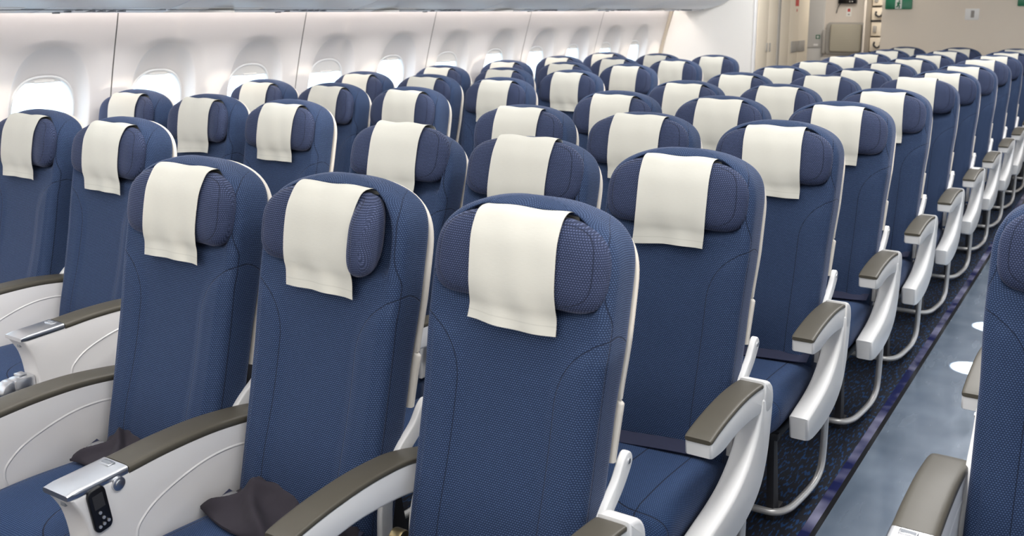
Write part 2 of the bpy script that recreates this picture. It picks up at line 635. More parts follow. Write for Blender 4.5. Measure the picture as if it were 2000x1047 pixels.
# ceiling and floor
mb = MB().box(WX-2.5, WX+2.5, -3.6, 12.6, 2.28, 2.32)
struct('ceiling', mb.mesh('ceiling', M['ceil']))
FX0, FX1 = .322, .770
mb = MB().box(WX-2.9, FX0, -3.6, 12.6, -.05, 0)
struct('floor', mb.mesh('floor', M['carpet']))
mb = MB().box(FX0+.046, FX1, -3.6, 12.6, -.05, 0)
struct('floor', mb.mesh('floor', M['aisle']))
mb = MB().box(FX1, WX+2.9, -3.6, 12.6, -.05, 0)
struct('floor', mb.mesh('floor', M['carpet']))
mb = MB().box(FX0, FX0+.030, -3.6, 12.6, -.05, .0015)
mb.box(FX0+.030, FX0+.046, -3.6, 12.6, -.05, .0008, mi=1)
struct('trim_20', mb.mesh('floor_path', [M['pathstrip'], M['black']]))

# overhead bins along the windows, one every two windows
def bin_profile():
    return [(-2.545, 1.625), (-2.52, 1.590), (-2.455, 1.5725), (-2.36, 1.577), (-2.22, 1.600), (-2.10, 1.635), (-2.00, 1.69),
            (-1.93, 1.77), (-1.90, 1.90), (-1.93, 2.10), (-2.00, 2.28), (-2.35, 2.28), (-2.50, 1.95)]
ORD = ['first', 'second', 'third', 'fourth', 'fifth', 'sixth', 'seventh', 'eighth', 'ninth', 'tenth', 'eleventh', 'twelfth', 'thirteenth']
def build_bin(y0, y1, label, first):
    e = empty('overhead_bin', (WX-2.2, (y0+y1)/2, 1.6))
    tag(e, label, 'overhead bin', 'overhead bins above the windows')
    ox, oy, oz = WX-(WX-2.2), -(y0+y1)/2, -1.6
    T = Matrix.Translation((ox, oy, oz))
    pr = spline(bin_profile()[:11], 4)+bin_profile()[11:]
    b = MB().prism(pr, y0+.004, y1-.004, 'y', .004, 2, 0, T)
    ob('bin_body', b.mesh('bin_body', M['bin']), e)
    L = y1-y0
    # service panel with seat-row lights, flush strips under the bin
    def under(x, d=.002): return interp([(p[0], p[1]) for p in bin_profile()[:8]], x)-d
    for (xa, xb, ya, yb, m, nm) in ((-2.385, -2.245, y0+.05, y0+.05+.40*L, 'white', 'light_panel'),
                                     (-2.385, -2.245, y0+.52*L, y1-.05, 'bin', 'service_panel')):
        p = MB()
        rows = []
        for i in range(9):
            x = xa+(xb-xa)*i/8
            rows.append([(x+ox, ya+oy, under(x, .004)+oz), (x+ox, yb+oy, under(x, .004)+oz)])
        back = [[(a[0], a[1], a[2]+.006) for a in r] for r in rows]
        v, f, _ = loft([r+bk[::-1] for r, bk in zip(rows, back)])
        p.raw(v, f)
        po = ob(nm, p.mesh(nm, M[m]), e)
        if nm == 'service_panel':
            q = MB()
            for j in range(3):
                xx = -2.36+.035*j
                q.cyl((xx+ox, ya+.10+oy+.03*j, under(xx)+oz-.0035), .016, .006, 'z', 16, 0, .002)
            for j in range(4):
                yy = ya+.22+.05*j
                q.box(-2.35+ox, -2.28+ox, yy+oy, yy+.012+oy, under(-2.34)+oz-.002, under(-2.29)+oz+.004)
            ob('vent', q.mesh('vent', M['vent']), po)
        else:
            q = MB()
            q.cyl(((xa+xb)/2+ox, (ya+yb)/2+oy, under((xa+xb)/2)+oz-.004), .09, .010, 'z', 32, 0, .003)
            ob('light_lens', q.mesh('light_lens', M['shade']), po)
    p = MB().box(-2.30+ox, -2.285+ox, y0+oy+.01, y1+oy-.01, under(-2.29)+oz-.004, under(-2.29)+oz+.01)
    ob('latch_groove', p.mesh('latch_groove', M['vent']), e)
    return e
BIN_L = 2*WIN_P
yb0 = Y_W0-WIN_P
k = 0
while yb0+BIN_L < 7.6:
    build_bin(yb0, yb0+BIN_L, 'pale grey overhead bin, %s from the near end, above the window wall' % ORD[k], k == 0)
    yb0 += BIN_L
    k += 1
build_bin(yb0, 8.385, 'pale grey overhead bin at the far end, against the white partition', False)

# partition at the end of the window block
PX0, PX1, PY = -3.30, -2.215, 8.40
mb = MB()
mb.prism([(PX0, PY), (PX1-.02, PY), (PX1, PY+.02), (PX1, PY+.05), (PX0, PY+.05)], 0, 2.28, 'z')
struct('wall_partition', mb.mesh('wall_partition', M['partition'], sharp=30))
mb = MB().box(PX1-.006, PX1+.012, PY-.006, PY+.056, 0, 2.28, .004)
struct('trim_21', mb.mesh('trim_edge', M['white']))
rows = []
for z in [i*.06 for i in range(33)]:
    x = WX-wall_x(z)
    rows.append([(x+.004, PY-.03, z), (x+.030, PY-.02, z), (x+.030, PY-.001, z), (x-.01, PY-.001, z)])
v, f, _ = loft(rows)
struct('trim_22', mesh('trim_corner', v, f, M['beige'], sharp=40))

# far wall behind the last rows
BY = 10.45
mb = MB().box(-1.445, WX+2.9, BY, BY+.06, 0, 2.28)
struct('wall_back', mb.mesh('wall_back', M['backwall']))
mb = MB().box(-1.40, WX+2.9, BY-.012, BY-.0005, .95, 1.075, .003)
struct('baseboard_back', mb.mesh('baseboard_back', M['cream']))
mb = MB().box(WX-2.9, WX+2.9, 12.2, 12.26, 0, 2.28)
struct('wall_far', mb.mesh('wall_far', M['lining']))

mb = MB().box(WX-2.9, WX+2.9, -3.66, -3.6, 0, 2.28)
struct('wall_front', mb.mesh('wall_front', M['lining']))
mb = MB().box(-1.36, .30, -1.02, -.98, 0, 1.12, .01)  # unseen low wall added to shade the lower front-row seats
struct('shade_blocker', mb.mesh('shade_blocker', M['lining']))

def place(name, label, cat, loc, group=None):
    e = empty(name, loc)
    tag(e, label, cat, group)
    return e

# closet and lavatory fronts along the left aisle, beyond the partition
def closet():
    e = place('closet', 'cream closet with two small handles right of the white partition', 'closet', (-2.4, 8.8, 0))
    T = Matrix.Translation((2.4, -8.8, 0))
    b = MB().box(-2.6, -2.216, 8.46, 9.12, 0, 2.25, .004, M4=T)
    ob('body', b.mesh('closet_body', M['cream']), e)
    for i, (a, c) in enumerate(((8.475, 8.800), (8.806, 9.105))):
        d = ob('door', MB().box(-2.216, -2.200, a, c, .03, 2.24, .004, M4=T).mesh('closet_door', M['cream']), e)
        yy = 8.755 if i == 0 else 8.855
        ob('handle', MB().box(-2.200, -2.186, yy-.014, yy+.014, 1.155, 1.245, .004, M4=T).mesh('handle', M['steelpost']), d)
closet()
mb = MB().box(-2.40, -2.195, 9.125, 9.19, 0, 2.28, .006)
struct('trim_23', mb.mesh('door_post', M['steelpost']))
def lavatory():
    e = place('lavatory', 'cream lavatory with folding door and wide grey latch plate', 'lavatory', (-2.4, 9.7, 0))
    T = Matrix.Translation((2.4, -9.7, 0))
    b = MB().box(-2.6, -2.216, 9.20, 10.25, 0, 2.25, .004, M4=T)
    ob('body', b.mesh('lavatory_body', M['cream']), e)
    for i, (a, c) in enumerate(((9.215, 9.52), (9.526, 9.86), (9.866, 10.24))):
        d = ob('door_leaf', MB().box(-2.216, -2.200, a, c, .03, 2.24, .004, M4=T).mesh('door_leaf', M['cream']), e)
        if i == 1:
            ob('latch_plate', MB().box(-2.200, -2.190, 9.60, 9.852, 1.12, 1.24, .004, M4=T).mesh('latch_plate', M['steelpost']), d)
        if i == 2:
            ob('latch_plate', MB().box(-2.200, -2.190, 9.875, 10.10, 1.12, 1.24, .004, M4=T).mesh('latch_plate', M['steelpost']), d)
    s = ob('warning_sticker', MB().box(-2.200, -2.198, 9.70, 9.82, 1.62, 1.70, 0, M4=T).box(-2.200, -2.198, 9.75, 9.775, 1.56, 1.59, 0, M4=T).mesh('warning_sticker', M['red']), e)
    s['label'] = 'small red warning sticker'
lavatory()

# galley corner seen down the aisle
GY = 11.6
def galley():
    e = place('galley_cabinet', 'pale grey galley cabinet with a green cross sticker beside the jumpseat', 'cabinet', (-2.6, GY+.2, 0))
    T = Matrix.Translation((2.6, -GY-.2, 0))
    ob('body', MB().box(-3.2, -2.385, GY-.02, GY+.4, 0, 2.25, .004, M4=T).mesh('cabinet_body', M['galley']), e)
    ob('upper_panel', MB().box(-3.0, -2.395, GY-.035, GY-.02, 1.105, 2.24, .004, M4=T).mesh('upper_panel', M['galley']), e)
    ob('lower_panel', MB().box(-3.0, -2.395, GY-.035, GY-.02, .05, 1.095, .004, M4=T).mesh('lower_panel', M['galley']), e)
    s = MB().box(-2.475, -2.425, GY-.040, GY-.036, 1.215, 1.265, M4=T)
    s.box(-2.457, -2.443, GY-.043, GY-.040, 1.222, 1.258, mi=1, M4=T).box(-2.468, -2.432, GY-.043, GY-.040, 1.233, 1.247, mi=1, M4=T)
    o = ob('first_aid_sticker', s.mesh('first_aid_sticker', [M['green'], M['signwhite']]), e)
    o['label'] = 'green sticker with a white cross'
    ob('label_plate', MB().box(-2.500, -2.445, GY-.039, GY-.035, 1.125, 1.15, M4=T).mesh('label_plate', M['white']), e)
galley()
mb = MB().box(-2.385, -1.80, GY, GY+.3, 0, 2.28)
struct('wall_galley', mb.mesh('wall_galley', M['lining']))

def jumpseat():
    e = place('jumpseat', 'folded khaki crew jumpseat with rounded pad on the galley wall', 'jumpseat', (-2.1, GY-.1, 0))
    T = Matrix.Translation((2.1, -GY+.1, 0))
    def rr(x0, x1, z0, z1, r, n=6):
        out = []
        for cx, cz, a in ((x1-r, z1-r, 0), (x0+r, z1-r, 90), (x0+r, z0+r, 180), (x1-r, z0+r, 270)):
            for k in range(n+1):
                t = math.radians(a+90*k/n)
                out.append((cx+r*math.cos(t), cz+r*math.sin(t)))
        return out
    ob('seat_pan', MB().prism(rr(-2.345, -1.875, 1.02, 1.425, .05), GY-.06, GY-.005, 'y', .012, 3, 0, T).mesh('seat_pan', M['steelpost']), e)
    ob('pad', MB().prism(rr(-2.285, -1.900, 1.055, 1.405, .03), GY-.115, GY-.062, 'y', .02, 4, 0, T).mesh('pad', M['jump']), e)
    for x in (-2.36, -1.86):
        ob('bracket', MB().box(x-.018, x+.018, GY-.10, GY-.004, 1.03, 1.33, .008, M4=T).mesh('bracket', M['steelpost']), e)
    ob('base', MB().box(-2.37, -1.84, GY-.14, GY-.004, 0, .985, .01, M4=T).mesh('base', M['galley']), e)
    ob('buckle', MB().box(-2.13, -2.05, GY-.155, GY-.141, .92, .965, .006, M4=T).mesh('buckle', M['white']), e)
jumpseat()
def phone():
    e = place('wall_handset', 'black crew handset unit on the wall above the jumpseat', 'handset', (-2.1, GY-.05, 1.7))
    ob('housing', MB().box(-.115, .105, -.02, .049, -.045, .12, .008).mesh('housing', M['black']), e)
    ob('cord', MB().tube(spline([(-.09, -.01, -.045), (-.115, -.02, -.10), (-.128, -.02, -.165)], 6), .006).mesh('cord', M['dark']), e)
    k = MB()
    for j in range(2): k.cyl((.03+.03*j, -.024, -.02), .008, .008, 'y', 12)
    ob('button', k.mesh('handset_button', M['button']), e)
phone()
def placard():
    e = place('warning_placard', 'small white placard with red print over the jumpseat', 'placard', (-2.09, GY-.004, 1.56))
    p = MB().box(-.03, .03, -.002, .0035, -.06, .045)
    p.box(-.016, .016, -.004, -.002, -.005, .035, mi=1).box(-.012, .012, -.004, -.002, -.045, -.03, mi=2)
    o = ob('plate', p.mesh('plate', [M['signwhite'], M['red'], M['print']]), e)
placard()
def carts():
    # galley stowage boxes one above another between the jumpseat and the far wall
    mb = MB().box(-1.80, -1.78, GY-.45, GY+.3, 0, 2.28)
    struct('trim_24', mb.mesh('trim_stowage', M['lining']))
    for i, (za, zb, lab) in enumerate(((1.075, 1.245, 'cream galley stowage box, lower of the stack by the far wall'),
                                       (1.455, 1.605, 'cream galley stowage box, middle of the stack by the far wall'))):
        e = place('stowage_box', lab, 'box', (-1.64, GY-.1, za), 'galley stowage boxes by the far wall')
        h = zb-za
        ob('body', MB().box(-.13, .05, -.1, .25, 0, h, .008).mesh('box_body', M['cream']), e)
        hd = MB().tube(spline([(-.075, -.105, h*.68), (-.075, -.125, h*.45), (-.035, -.13, h*.28), (.0, -.125, h*.45), (.0, -.105, h*.68)], 6), .011)
        ob('handle', hd.mesh('box_handle', M['dark']), e)
    for i, (za, zb, lab) in enumerate(((1.265, 1.435, 'galley shelf unit with two grey latches between the two stowage boxes'),
                                       (1.63, 1.80, 'galley shelf unit with two grey latches above the stowage boxes'))):
        e = place('latch_unit', lab, 'cabinet', (-1.64, GY-.1, za))
        h = zb-za
        ob('body', MB().box(-.13, .05, -.08, .25, 0, h, .006).mesh('unit_body', M['cream']), e)
        for x in (-.085, .015):
            ob('latch', MB().box(x-.02, x+.02, -.10, -.08, .04, .12, .004).mesh('latch', M['steelpost']), e)
    struct('trim_25', MB().box(-1.775, -1.56, GY-.19, GY+.2, 1.035, 1.075).box(-1.775, -1.56, GY-.19, GY+.2, 1.435, 1.452).mesh('trim_shelf', M['dark']))
carts()

# signs on the far wall
def exit_sign(x0, x1, z0, z1, label, y, fig=True):
    e = place('exit_sign', label, 'sign', ((x0+x1)/2, y, (z0+z1)/2), 'green exit signs')
    hw, hh = (x1-x0)/2, (z1-z0)/2
    r = .012
    pts = []
    for cx, cz, a in ((hw-r, hh-r, 0), (-hw+r, hh-r, 90), (-hw+r, -hh+r, 180), (hw-r, -hh+r, 270)):
        for k in range(6):
            t = math.radians(a+90*k/5)
            pts.append((cx+r*math.cos(t), cz+r*math.sin(t)))
    ob('sign_plate', MB().prism(pts, -.012, .012, 'y', .003, 2).mesh('sign_plate', M['green']), e)
    w = hh*.62
    p = MB().box(-w, w, -.015, -.012, -hh*.92, hh*.92)
    # running figure in the white doorway
    def rod(a, b, rr):
        p.tube([(a[0]*w, -.0165, a[1]*hh), (b[0]*w, -.0165, b[1]*hh)], rr, 6, 1)
    p.cyl((.25*w, -.0165, .60*hh), .17*hh, .004, 'y', 14, 1)
    rod((.12, .35), (-.12, -.1), .012)
    rod((.12, .32), (.62, .12), .007)
    rod((.12, .32), (-.45, .22), .007)
    rod((-.12, -.1), (.35, -.35), .008)
    rod((.35, -.35), (.28, -.8), .007)
    rod((-.12, -.1), (-.35, -.5), .008)
    rod((-.35, -.5), (-.75, -.55), .007)
    ob('pictogram', p.mesh('pictogram', [M['signwhite'], M['green']]), e)
exit_sign(-1.410, -1.128, 1.585, 1.695, 'green exit sign with running figure at the left end of the far wall', BY-.0125)
exit_sign(-.086, .196, 1.615, 1.725, 'green exit sign cut by the right edge of the frame', BY-.0125)
def notice():
    e = place('wall_placard', 'small pale placard with grey print on the bare far wall', 'placard', (-.515, BY-.003, 1.525))
    p = MB().box(-.07, .07, -.003, .0025, -.055, .065, .002)
    p.box(-.012, .022, -.0045, -.003, -.03, .045, mi=1)
    ob('plate', p.mesh('placard_plate', [M['white'], M['print']]), e)
notice()

# ------------------------------------------------------------------ seat parts
PIV = Vector((0, .33, .42))
def fy(z): return .262+.213*(z-.45)          # front face of the back at height z

def backrest_mesh():
    ZT, ZC = 1.213, 1.05
    zs = [.405, .41, .42, .44]+[.44+(ZC-.44)*i/44 for i in range(1, 45)]
    zs += [ZC+(ZT-ZC)*math.sin(math.pi/2*i/26) for i in range(1, 27)]
    rings = []
    for z in zs:
        t = max(0, (z-ZC)/(ZT-ZC))
        w = interp([(.40, .203), (.60, .203), (.80, .205), (.95, .2125), (1.10, .2135)], z)
        if t > 0: w = max(.004, w*max(0, 1-t**3.5)**(1/2.2))
        d = .056
        t2 = max(0, (z-1.12)/(ZT-1.12))
        if t2 > 0: d *= max(.04, (1-t2**2.4)**.5)
        if z < .44: d *= .75+.25*math.sin(math.pi/2*(z-.405)/.035)
        yc = fy(z)+.060
        rc = min(.026, w*.45, d*.75)
        def front(x):
            y = yc-d
            ax = abs(x)
            edge = max(0, min(1, (w-ax)/.03))
            if z < .98:
                q = math.sqrt(((.235-ax)/.120)**2+(max(z-.835, 0)/.135)**2)
                y -= .009*max(0, min(1, (1.0-q)*3.2+.5))*min(1, (.98-z)/.06)*edge
            y += .012*(1-(x/.22)**2)*math.exp(-((z-.78)/.22)**2)-.010*math.exp(-((z-.56)/.10)**2)*(1-(x/.23)**2)
            q = ((ax/.186)**4+((z-1.097)/.090)**4)**.25
            m = max(0, min(1, (1.10-q)/.16))
            return y+.034*m*m*(3-2*m)*edge
        xr = w-rc
        half = [(xr*i/6, yc+d) for i in range(6)]
        half += [(xr+rc*math.sin(math.pi/2*i/4), yc+d-rc+rc*math.cos(math.pi/2*i/4)) for i in range(5)]
        half += [(w, yc+(d-rc)*c) for c in (.4, -.3)]
        half += [(xr+rc*math.cos(math.pi/2*i/6), yc-d+rc-rc*math.sin(math.pi/2*i/6)) for i in range(7)]
        NF = 30
        half += [(xr*(1-i/NF), front(xr*(1-i/NF))) for i in range(1, NF+1)]
        other = [(-x, y) for x, y in half[1:-1][::-1]]
        rings.append([Vector((x, y, z))-PIV for x, y in half+other])
    N = len(rings[0])
    us = []
    for r in rings:
        acc = [0]
        for k in range(N): acc.append(acc[-1]+(r[(k+1) % N]-r[k]).length)
        us.append([a-acc[N]/2 for a in acc])
    vv = [[zs[0]]*N]
    for a, b in zip(rings, rings[1:]): vv.append([vv[-1][k]+(b[k]-a[k]).length/1.0225 for k in range(N)])
    v, f, u = loft(rings, lambda i, j: (us[i][j], vv[i][j % N]))
    return mesh('backrest', v, f, M['back'], u)

def shell_mesh():
    """light plastic back shell: only its rim shows from the front"""
    ZT, ZC = 1.196, 1.03
    zs = [.705, .72, .76, .80, .818, .820, .826, .828]+[.83+(ZC-.83)*i/12 for i in range(1, 13)]+[ZC+(ZT-ZC)*math.sin(math.pi/2*i/16) for i in range(1, 17)]
    rings, N = [], 48
    for z in zs:
        t = max(0, (z-ZC)/(ZT-ZC))
        w = interp([(.705, .2055), (.818, .2095), (.820, .2085), (.826, .200), (.828, .2045), (.95, .2110), (1.10, .2110)], z)
        if t > 0: w = max(.01, w*max(0, 1-t**3.1)**(1/2.25))
        y0 = fy(z)+.110
        d = .022
        r = []
        for k in range(N):
            a = 2*math.pi*(k+.5)/N+math.pi/2
            r.append(Vector((w*spow(math.cos(a), 2/8), y0+.013+d*.5*spow(math.sin(a), 2/4), z))-PIV)
        rings.append(r)
    v, f, _ = loft(rings)
    return mesh('back_shell', v, f, M['shell'], sharp=50)

HZ = 1.103
def headrest_mesh(fl, fr, droop=0.):
    """pillow with two wings; fl, fr = how far the wings fold forward (radians)"""
    HL = .199
    ps = [math.sin(math.pi/2*(i/30*2-1)) for i in range(31)]
    ls = [HL*p for p in ps]
    def centre(l):
        # bend starts at .092 and ends at .135
        s = 1 if l > 0 else -1
        f = fr if l > 0 else fl
        a = abs(l)
        x = y = 0.
        n = 24
        th = 0
        for k in range(n):
            st = a/n
            q = (k+.5)*st
            t = min(1, max(0, (q-.098)/.03))
            th = f*t
            x += st*math.cos(th)
            y -= st*math.sin(th)
        return s*x, y, s*th
    rings, N = [], 40
    us = []
    for p, l in zip(ps, ls):
        x, y, th = centre(l)
        et = .087*max(.05, max(0, 1-abs(p)**4.0)**(1/2.5))
        eb = .087*max(.05, max(0, 1-abs(p)**7.0)**(1/3.0))
        d = .040*max(.04, (1-abs(p)**6)**.5)
        zoff = -.008*abs(p)**2
        r = []
        uu = []
        nx, ny = math.sin(th), math.cos(th)      # plan normal (pointing back)
        for k in range(N):
            a = 2*math.pi*k/N
            zz = (et if math.sin(a) > 0 else eb)*spow(math.sin(a), 2/2.9)+zoff
            dd = d*spow(math.cos(a), 2/2.3)
            yb = fy(HZ+zz)-fy(HZ)
            r.append(Vector((x+nx*dd, y+ny*dd+yb, zz)))
            uu.append(zz)
        rings.append(r)
        us.append(uu)
    mid = len(ps)//2
    uu = [[0]*N for _ in ps]
    for i in range(mid+1, len(ps)): uu[i] = [uu[i-1][k]+(rings[i][k]-rings[i-1][k]).length for k in range(N)]
    for i in range(mid-1, -1, -1): uu[i] = [uu[i+1][k]-(rings[i][k]-rings[i+1][k]).length for k in range(N)]
    v, f, u = loft(rings, lambda i, j: (uu[i][j % N], us[i][j % N]))
    return mesh('headrest', v, f, M['head'], u)

def cover_mesh(seed, drop=.0):
    rnd = random.Random(seed)
    W = .0985
    F0 = lambda z: fy(HZ+z)-fy(HZ)
    prof = [(F0(.07)+.044, .058), (F0(.085)+.026, .086), (F0(.09), .0945), (F0(.085)-.022, .089), (F0(.07)-.036, .070),
            (F0(.04)-.0455, .04), (F0(0)-.0465, 0), (F0(-.04)-.0445, -.045), (F0(-.07)-.038, -.078), (F0(-.095)-.030, -.102),
            (F0(-.135)-.026, -.135-drop)]
    pts = spline(prof, 5)
    # arc length from the bottom hem
    acc = [0]
    for a, b in zip(pts[::-1], pts[::-1][1:]): acc.append(acc[-1]+math.hypot(a[0]-b[0], a[1]-b[1]))
    vs_ = acc[::-1]
    n = 18
    ph = [rnd.uniform(0, 6.28) for _ in range(4)]
    skew = rnd.uniform(-.006, .006)
    V, rows = [], []
    for i, (y, z) in enumerate(pts):
        r = []
        t = i/(len(pts)-1)
        for j in range(n+1):
            x = (-1+2*j/n)
            wob = .0016*math.sin(x*3+ph[0]+t*4)+.0012*math.sin(x*7+ph[1]-t*9)
            hang = max(0, (t-.7)/.3)
            top = max(0, 1-abs(t-.22)/.15)
            dx = .0025*math.sin(t*7+ph[2])+skew*(t-.3)
            edge = abs(x)**6
            r.append(Vector((.003+W*x+dx+.003*hang*x, y-.001+wob*(.5+hang*1.6)-edge*.003*hang*math.sin(ph[3]),
                             z+top*.0025*math.sin(x*5+ph[1])+hang*.003*math.sin(x*2+ph[3])-hang*x*skew)))
        rows.append(r)
    back = [[p+Vector((0, .0016, -.0006)) for p in r] for r in rows]
    rings = [r+b[::-1] for r, b in zip(rows, back)]
    m = 2*(n+1)
    def uvf(i, j):
        j = j % m
        jj = j if j <= n else m-1-j
        return ((-1+2*jj/n)*W, vs_[i])
    v, f, u = loft(rings, uvf)
    return mesh('headrest_cover', v, f, M['cover'], u, sharp=60)

def cushion_mesh():
    ys = [-.148, -.146, -.138, -.122, -.10, -.07]+[-.07+.40*i/16 for i in range(1, 17)]
    rings, N = [], 64
    for y in ys:
        t = max(0, min(1, (y+.148)/.075))
        k = math.sqrt(max(0.0, 1-(1-t)**2))
        zt = .350+.108*(.18+.82*k)+(.006*math.cos((y-.02)*9))*k
        zb = .335+.010*(1-k)
        w = interp([(-.148, .205), (-.09, .221), (.05, .222), (.2, .216), (.33, .205)], y)
        zc, h = (zt+zb)/2, (zt-zb)/2
        r = []
        for j in range(N):
            a = 2*math.pi*(j+.5)/N-math.pi/2
            x = w*spow(math.cos(a), 2/6)
            z = zc+h*spow(math.sin(a), 2/3.2)
            if math.sin(a) > 0:
                z -= .010*(1-(x/.22)**2)*k
            r.append(Vector((x, y, z)))
        rings.append(r)
    us = []
    for r in rings:
        acc = [0]
        for k in range(N): acc.append(acc[-1]+(r[(k+1) % N]-r[k]).length)
        us.append([a-acc[N]/2 for a in acc])
    vv = [0]
    for a, b in zip(rings, rings[1:]): vv.append(vv[-1]+(b[N//2]-a[N//2]).length)
    v, f, u = loft(rings, lambda i, j: (us[i][j], vv[i]-.10))
    return mesh('seat_cushion', v, f, M['cushion'], u)

def arm_pad_outline(y0, y1):
    pass

def armrest_meshes(aisle):
    """armrest along the local x = 0 plane; returns (body, pad, post)"""
    hw = .0325
    y1 = .395 if aisle else .430
    top = [(-.024, .629), (.02, .638), (.10, .648), (.20, .653), (.30, .648), (.365, .636), (y1, .618)]
    bot = [(y1, .548), (.36, .560), (.28, .573), (.18, .580), (.11, .577), (.06, .572), (.0, .577), (-.022, .585)]
    tp = spline(top, 4)
    body = MB()
    lower = [(y, z-.006) for y, z in tp]
    outline = lower+spline(bot, 4)
    body.prism(outline, -hw, hw, 'x', .007, 3)
    # soft pad: a lofted cap following the top line
    yend = .335 if aisle else .43
    rows = []
    pt = [p for p in spline(top, 8) if p[0] <= yend]
    N = 20
    for i, (y, z) in enumerate(pt):
        e0 = min(1, i/3)
        k = math.sqrt(1-(1-e0)**2) if e0 < 1 else 1
        w = hw+.0012
        ring = []
        for j in range(N):
            a = 2*math.pi*j/N
            zz = (z-.005)+(.0072*(.75+.25*k))*spow(math.sin(a), 2/3.6)
            ring.append(Vector((w*(.93+.07*k)*spow(math.cos(a), 2/7), y-.002*(1 if i == 0 else 0), zz)))
        rows.append(ring)
    v, f, _ = loft(rows)
    pad = mesh('armrest_pad', v, f, M['pad'], sharp=60)
    post = None
    if aisle:
        kn = MB()
        # end knuckle and the swept post that runs down and forward beside the cushion
        out = spline([(-.045, .388), (.02, .398), (.10, .410), (.175, .430), (.245, .468), (.295, .520), (.318, .575), (.325, .605)], 4)
        back = spline([(.400, .612), (.412, .570), (.405, .50), (.390, .43), (.350, .362), (.27, .318), (.15, .298), (.02, .300), (-.035, .316)], 4)
        kn.prism(out+back, -.024, .036, 'x', .011, 3)
        post = kn.mesh('armrest_post', M['white'], sharp=45)
        body.prism(spline([(.335, .650), (.375, .640), (.402, .618), (.412, .585), (.405, .56), (.37, .552), (.345, .565), (.335, .60)], 3), -hw-.002, hw+.004, 'x', .010, 3)
    return body.mesh('armrest_body', M['white'], sharp=45), pad, post

def console_meshes():
    """closed-sided armrest of the front row"""
    hw = .041
    out = MB()
    top = [(-.125, .628), (.0, .633), (.12, .640), (.25, .638), (.38, .622), (.43, .610)]
    tp = spline(top, 4)
    front = spline([(.43, .36), (.30, .35), (.10, .350), (-.075, .352), (-.082, .42), (-.083, .50), (-.096, .565), (-.120, .610)], 4)
    out.prism([(y, z-.012) for y, z in tp]+front, -hw, hw, 'x', .006, 3)
    # raised sweep line on each side
    for s in (-1, 1):
        c = spline([(.40, .545), (.30, .568), (.20, .566), (.09, .536), (.035, .500), (.022, .470), (.030, .43), (.045, .36)], 6)
        out.tube([(s*(hw-.0035), y, z) for y, z in c], .0052, 8, 0)
    body = out.mesh('console_body', M['panel'], sharp=45)
    rows = []
    pts = [p for p in spline(top, 8) if p[0] >= .015]
    N = 20
    for y, z in pts:
        rows.append([Vector(((hw+.0015)*spow(math.cos(2*math.pi*j/N), 2/5), y, z-.008+.0115*spow(math.sin(2*math.pi*j/N), 2/3.5))) for j in range(N)])
    v, f, _ = loft(rows)
    pad = mesh('armrest_pad', v, f, M['pad'], sharp=60)
    rows = []
    pts = [p for p in spline(top, 8) if p[0] <= .017]
    for i, (y, z) in enumerate(pts):
        k = min(1, .6+.2*i)
        rows.append([Vector(((hw+.0012)*spow(math.cos(2*math.pi*j/N), 2/9), y-.003, z-.006+.0095*k*spow(math.sin(2*math.pi*j/N), 2/6))) for j in range(N)])
    v, f, _ = loft(rows)
    cap = mesh('front_cap', v, f, M['alu'], sharp=40)
    latch = MB().box(-.024, .010, -.012, .006, .634, .6395, .0015).box(-.020, .006, -.008, .002, .639, .6402, mi=1)
    latch = latch.mesh('table_latch', [M['alu'], M['vent']])
    plate = MB().box(-.008, .008, -.1145, -.100, .590, .600, .002).mesh('front_plate', M['vent'])
    # remote handset: rounded slab with buttons, set into the right side
    pts = []
    for cy, cz, a in ((.021-.012, .050-.016, 0), (-.021+.012, .050-.016, 90), (-.021+.012, -.050+.016, 180), (.021-.012, -.050+.016, 270)):
        for k in range(7):
            t = math.radians(a+90*k/6)
            pts.append((cy+.012*math.cos(t), cz+.016*math.sin(t)))
    rm = MB().prism(pts, -.004, .007, 'x', .003, 3)
    rm.box(.0065, .0076, -.012, .012, .004, .036, mi=1)
    for (y, z) in ((-.003, -.006), (.002, -.020), (-.010, -.036), (0, -.034), (.011, -.032)):
        rm.cyl((.0075, y, z), .0035, .003, 'x', 12, 2)
    remote = rm.mesh('remote_control', [M['black'], M['dark'], M['button']])
    bt = MB().cyl((0, 0, 0), .015, .008, 'x', 28, 0, .002).cyl((.004, 0, 0), .0085, .004, 'x', 24, 0, .001)
    button = bt.mesh('recline_button', M['alu'])
    hg = MB().box(-.022, .030, -.065, .0, -.040, .030, .010).cyl((-.001, -.068, -.008), .034, .046, 'x', 28, 0, .004)
    hg.box(-.016, .018, -.045, -.02, .028, .038, .003).box(-.020, .028, -.10, .0, -.085, -.045, .006)
    hinge = hg.mesh('table_hinge', M['alu'])
    return body, pad, cap, latch, plate, remote, button, hinge

def bracket_mesh(s):
    """light hinge bracket between the back shell and the seat base"""
    p = spline([(.335, .44), (.340, .52), (.362, .585), (.405, .635), (.455, .672), (.482, .705), (.502, .717), (.520, .706),
                (.520, .684), (.485, .645), (.432, .605), (.398, .565), (.378, .52), (.374, .44)], 5)
    p = [(y-.028, z) for y, z in p]
    b = MB().prism(p, s*.200, s*.217, 'x', .004, 3)
    b.cyl((s*.2175, .474, .697), .006, .005, 'x', 12, 1)
    return b.mesh('hinge_bracket', [M['white'], M['alu']], sharp=45)

def frame_mesh():
    b = MB()
    b.box(-.205, .205, -.055, -.03, .300, .325, .006, mi=1)
    b.box(-.205, .205, .24, .28, .295, .334, .008, mi=1)
    for x in (-.19, .19):
        b.box(x-.012, x+.012, -.04, .26, .30, .332, .004, mi=1)
    b.box(-.21, .21, .34, .40, .33, .42, .02, mi=1)
    return b.mesh('seat_frame', [M['tube'], M['dark']])

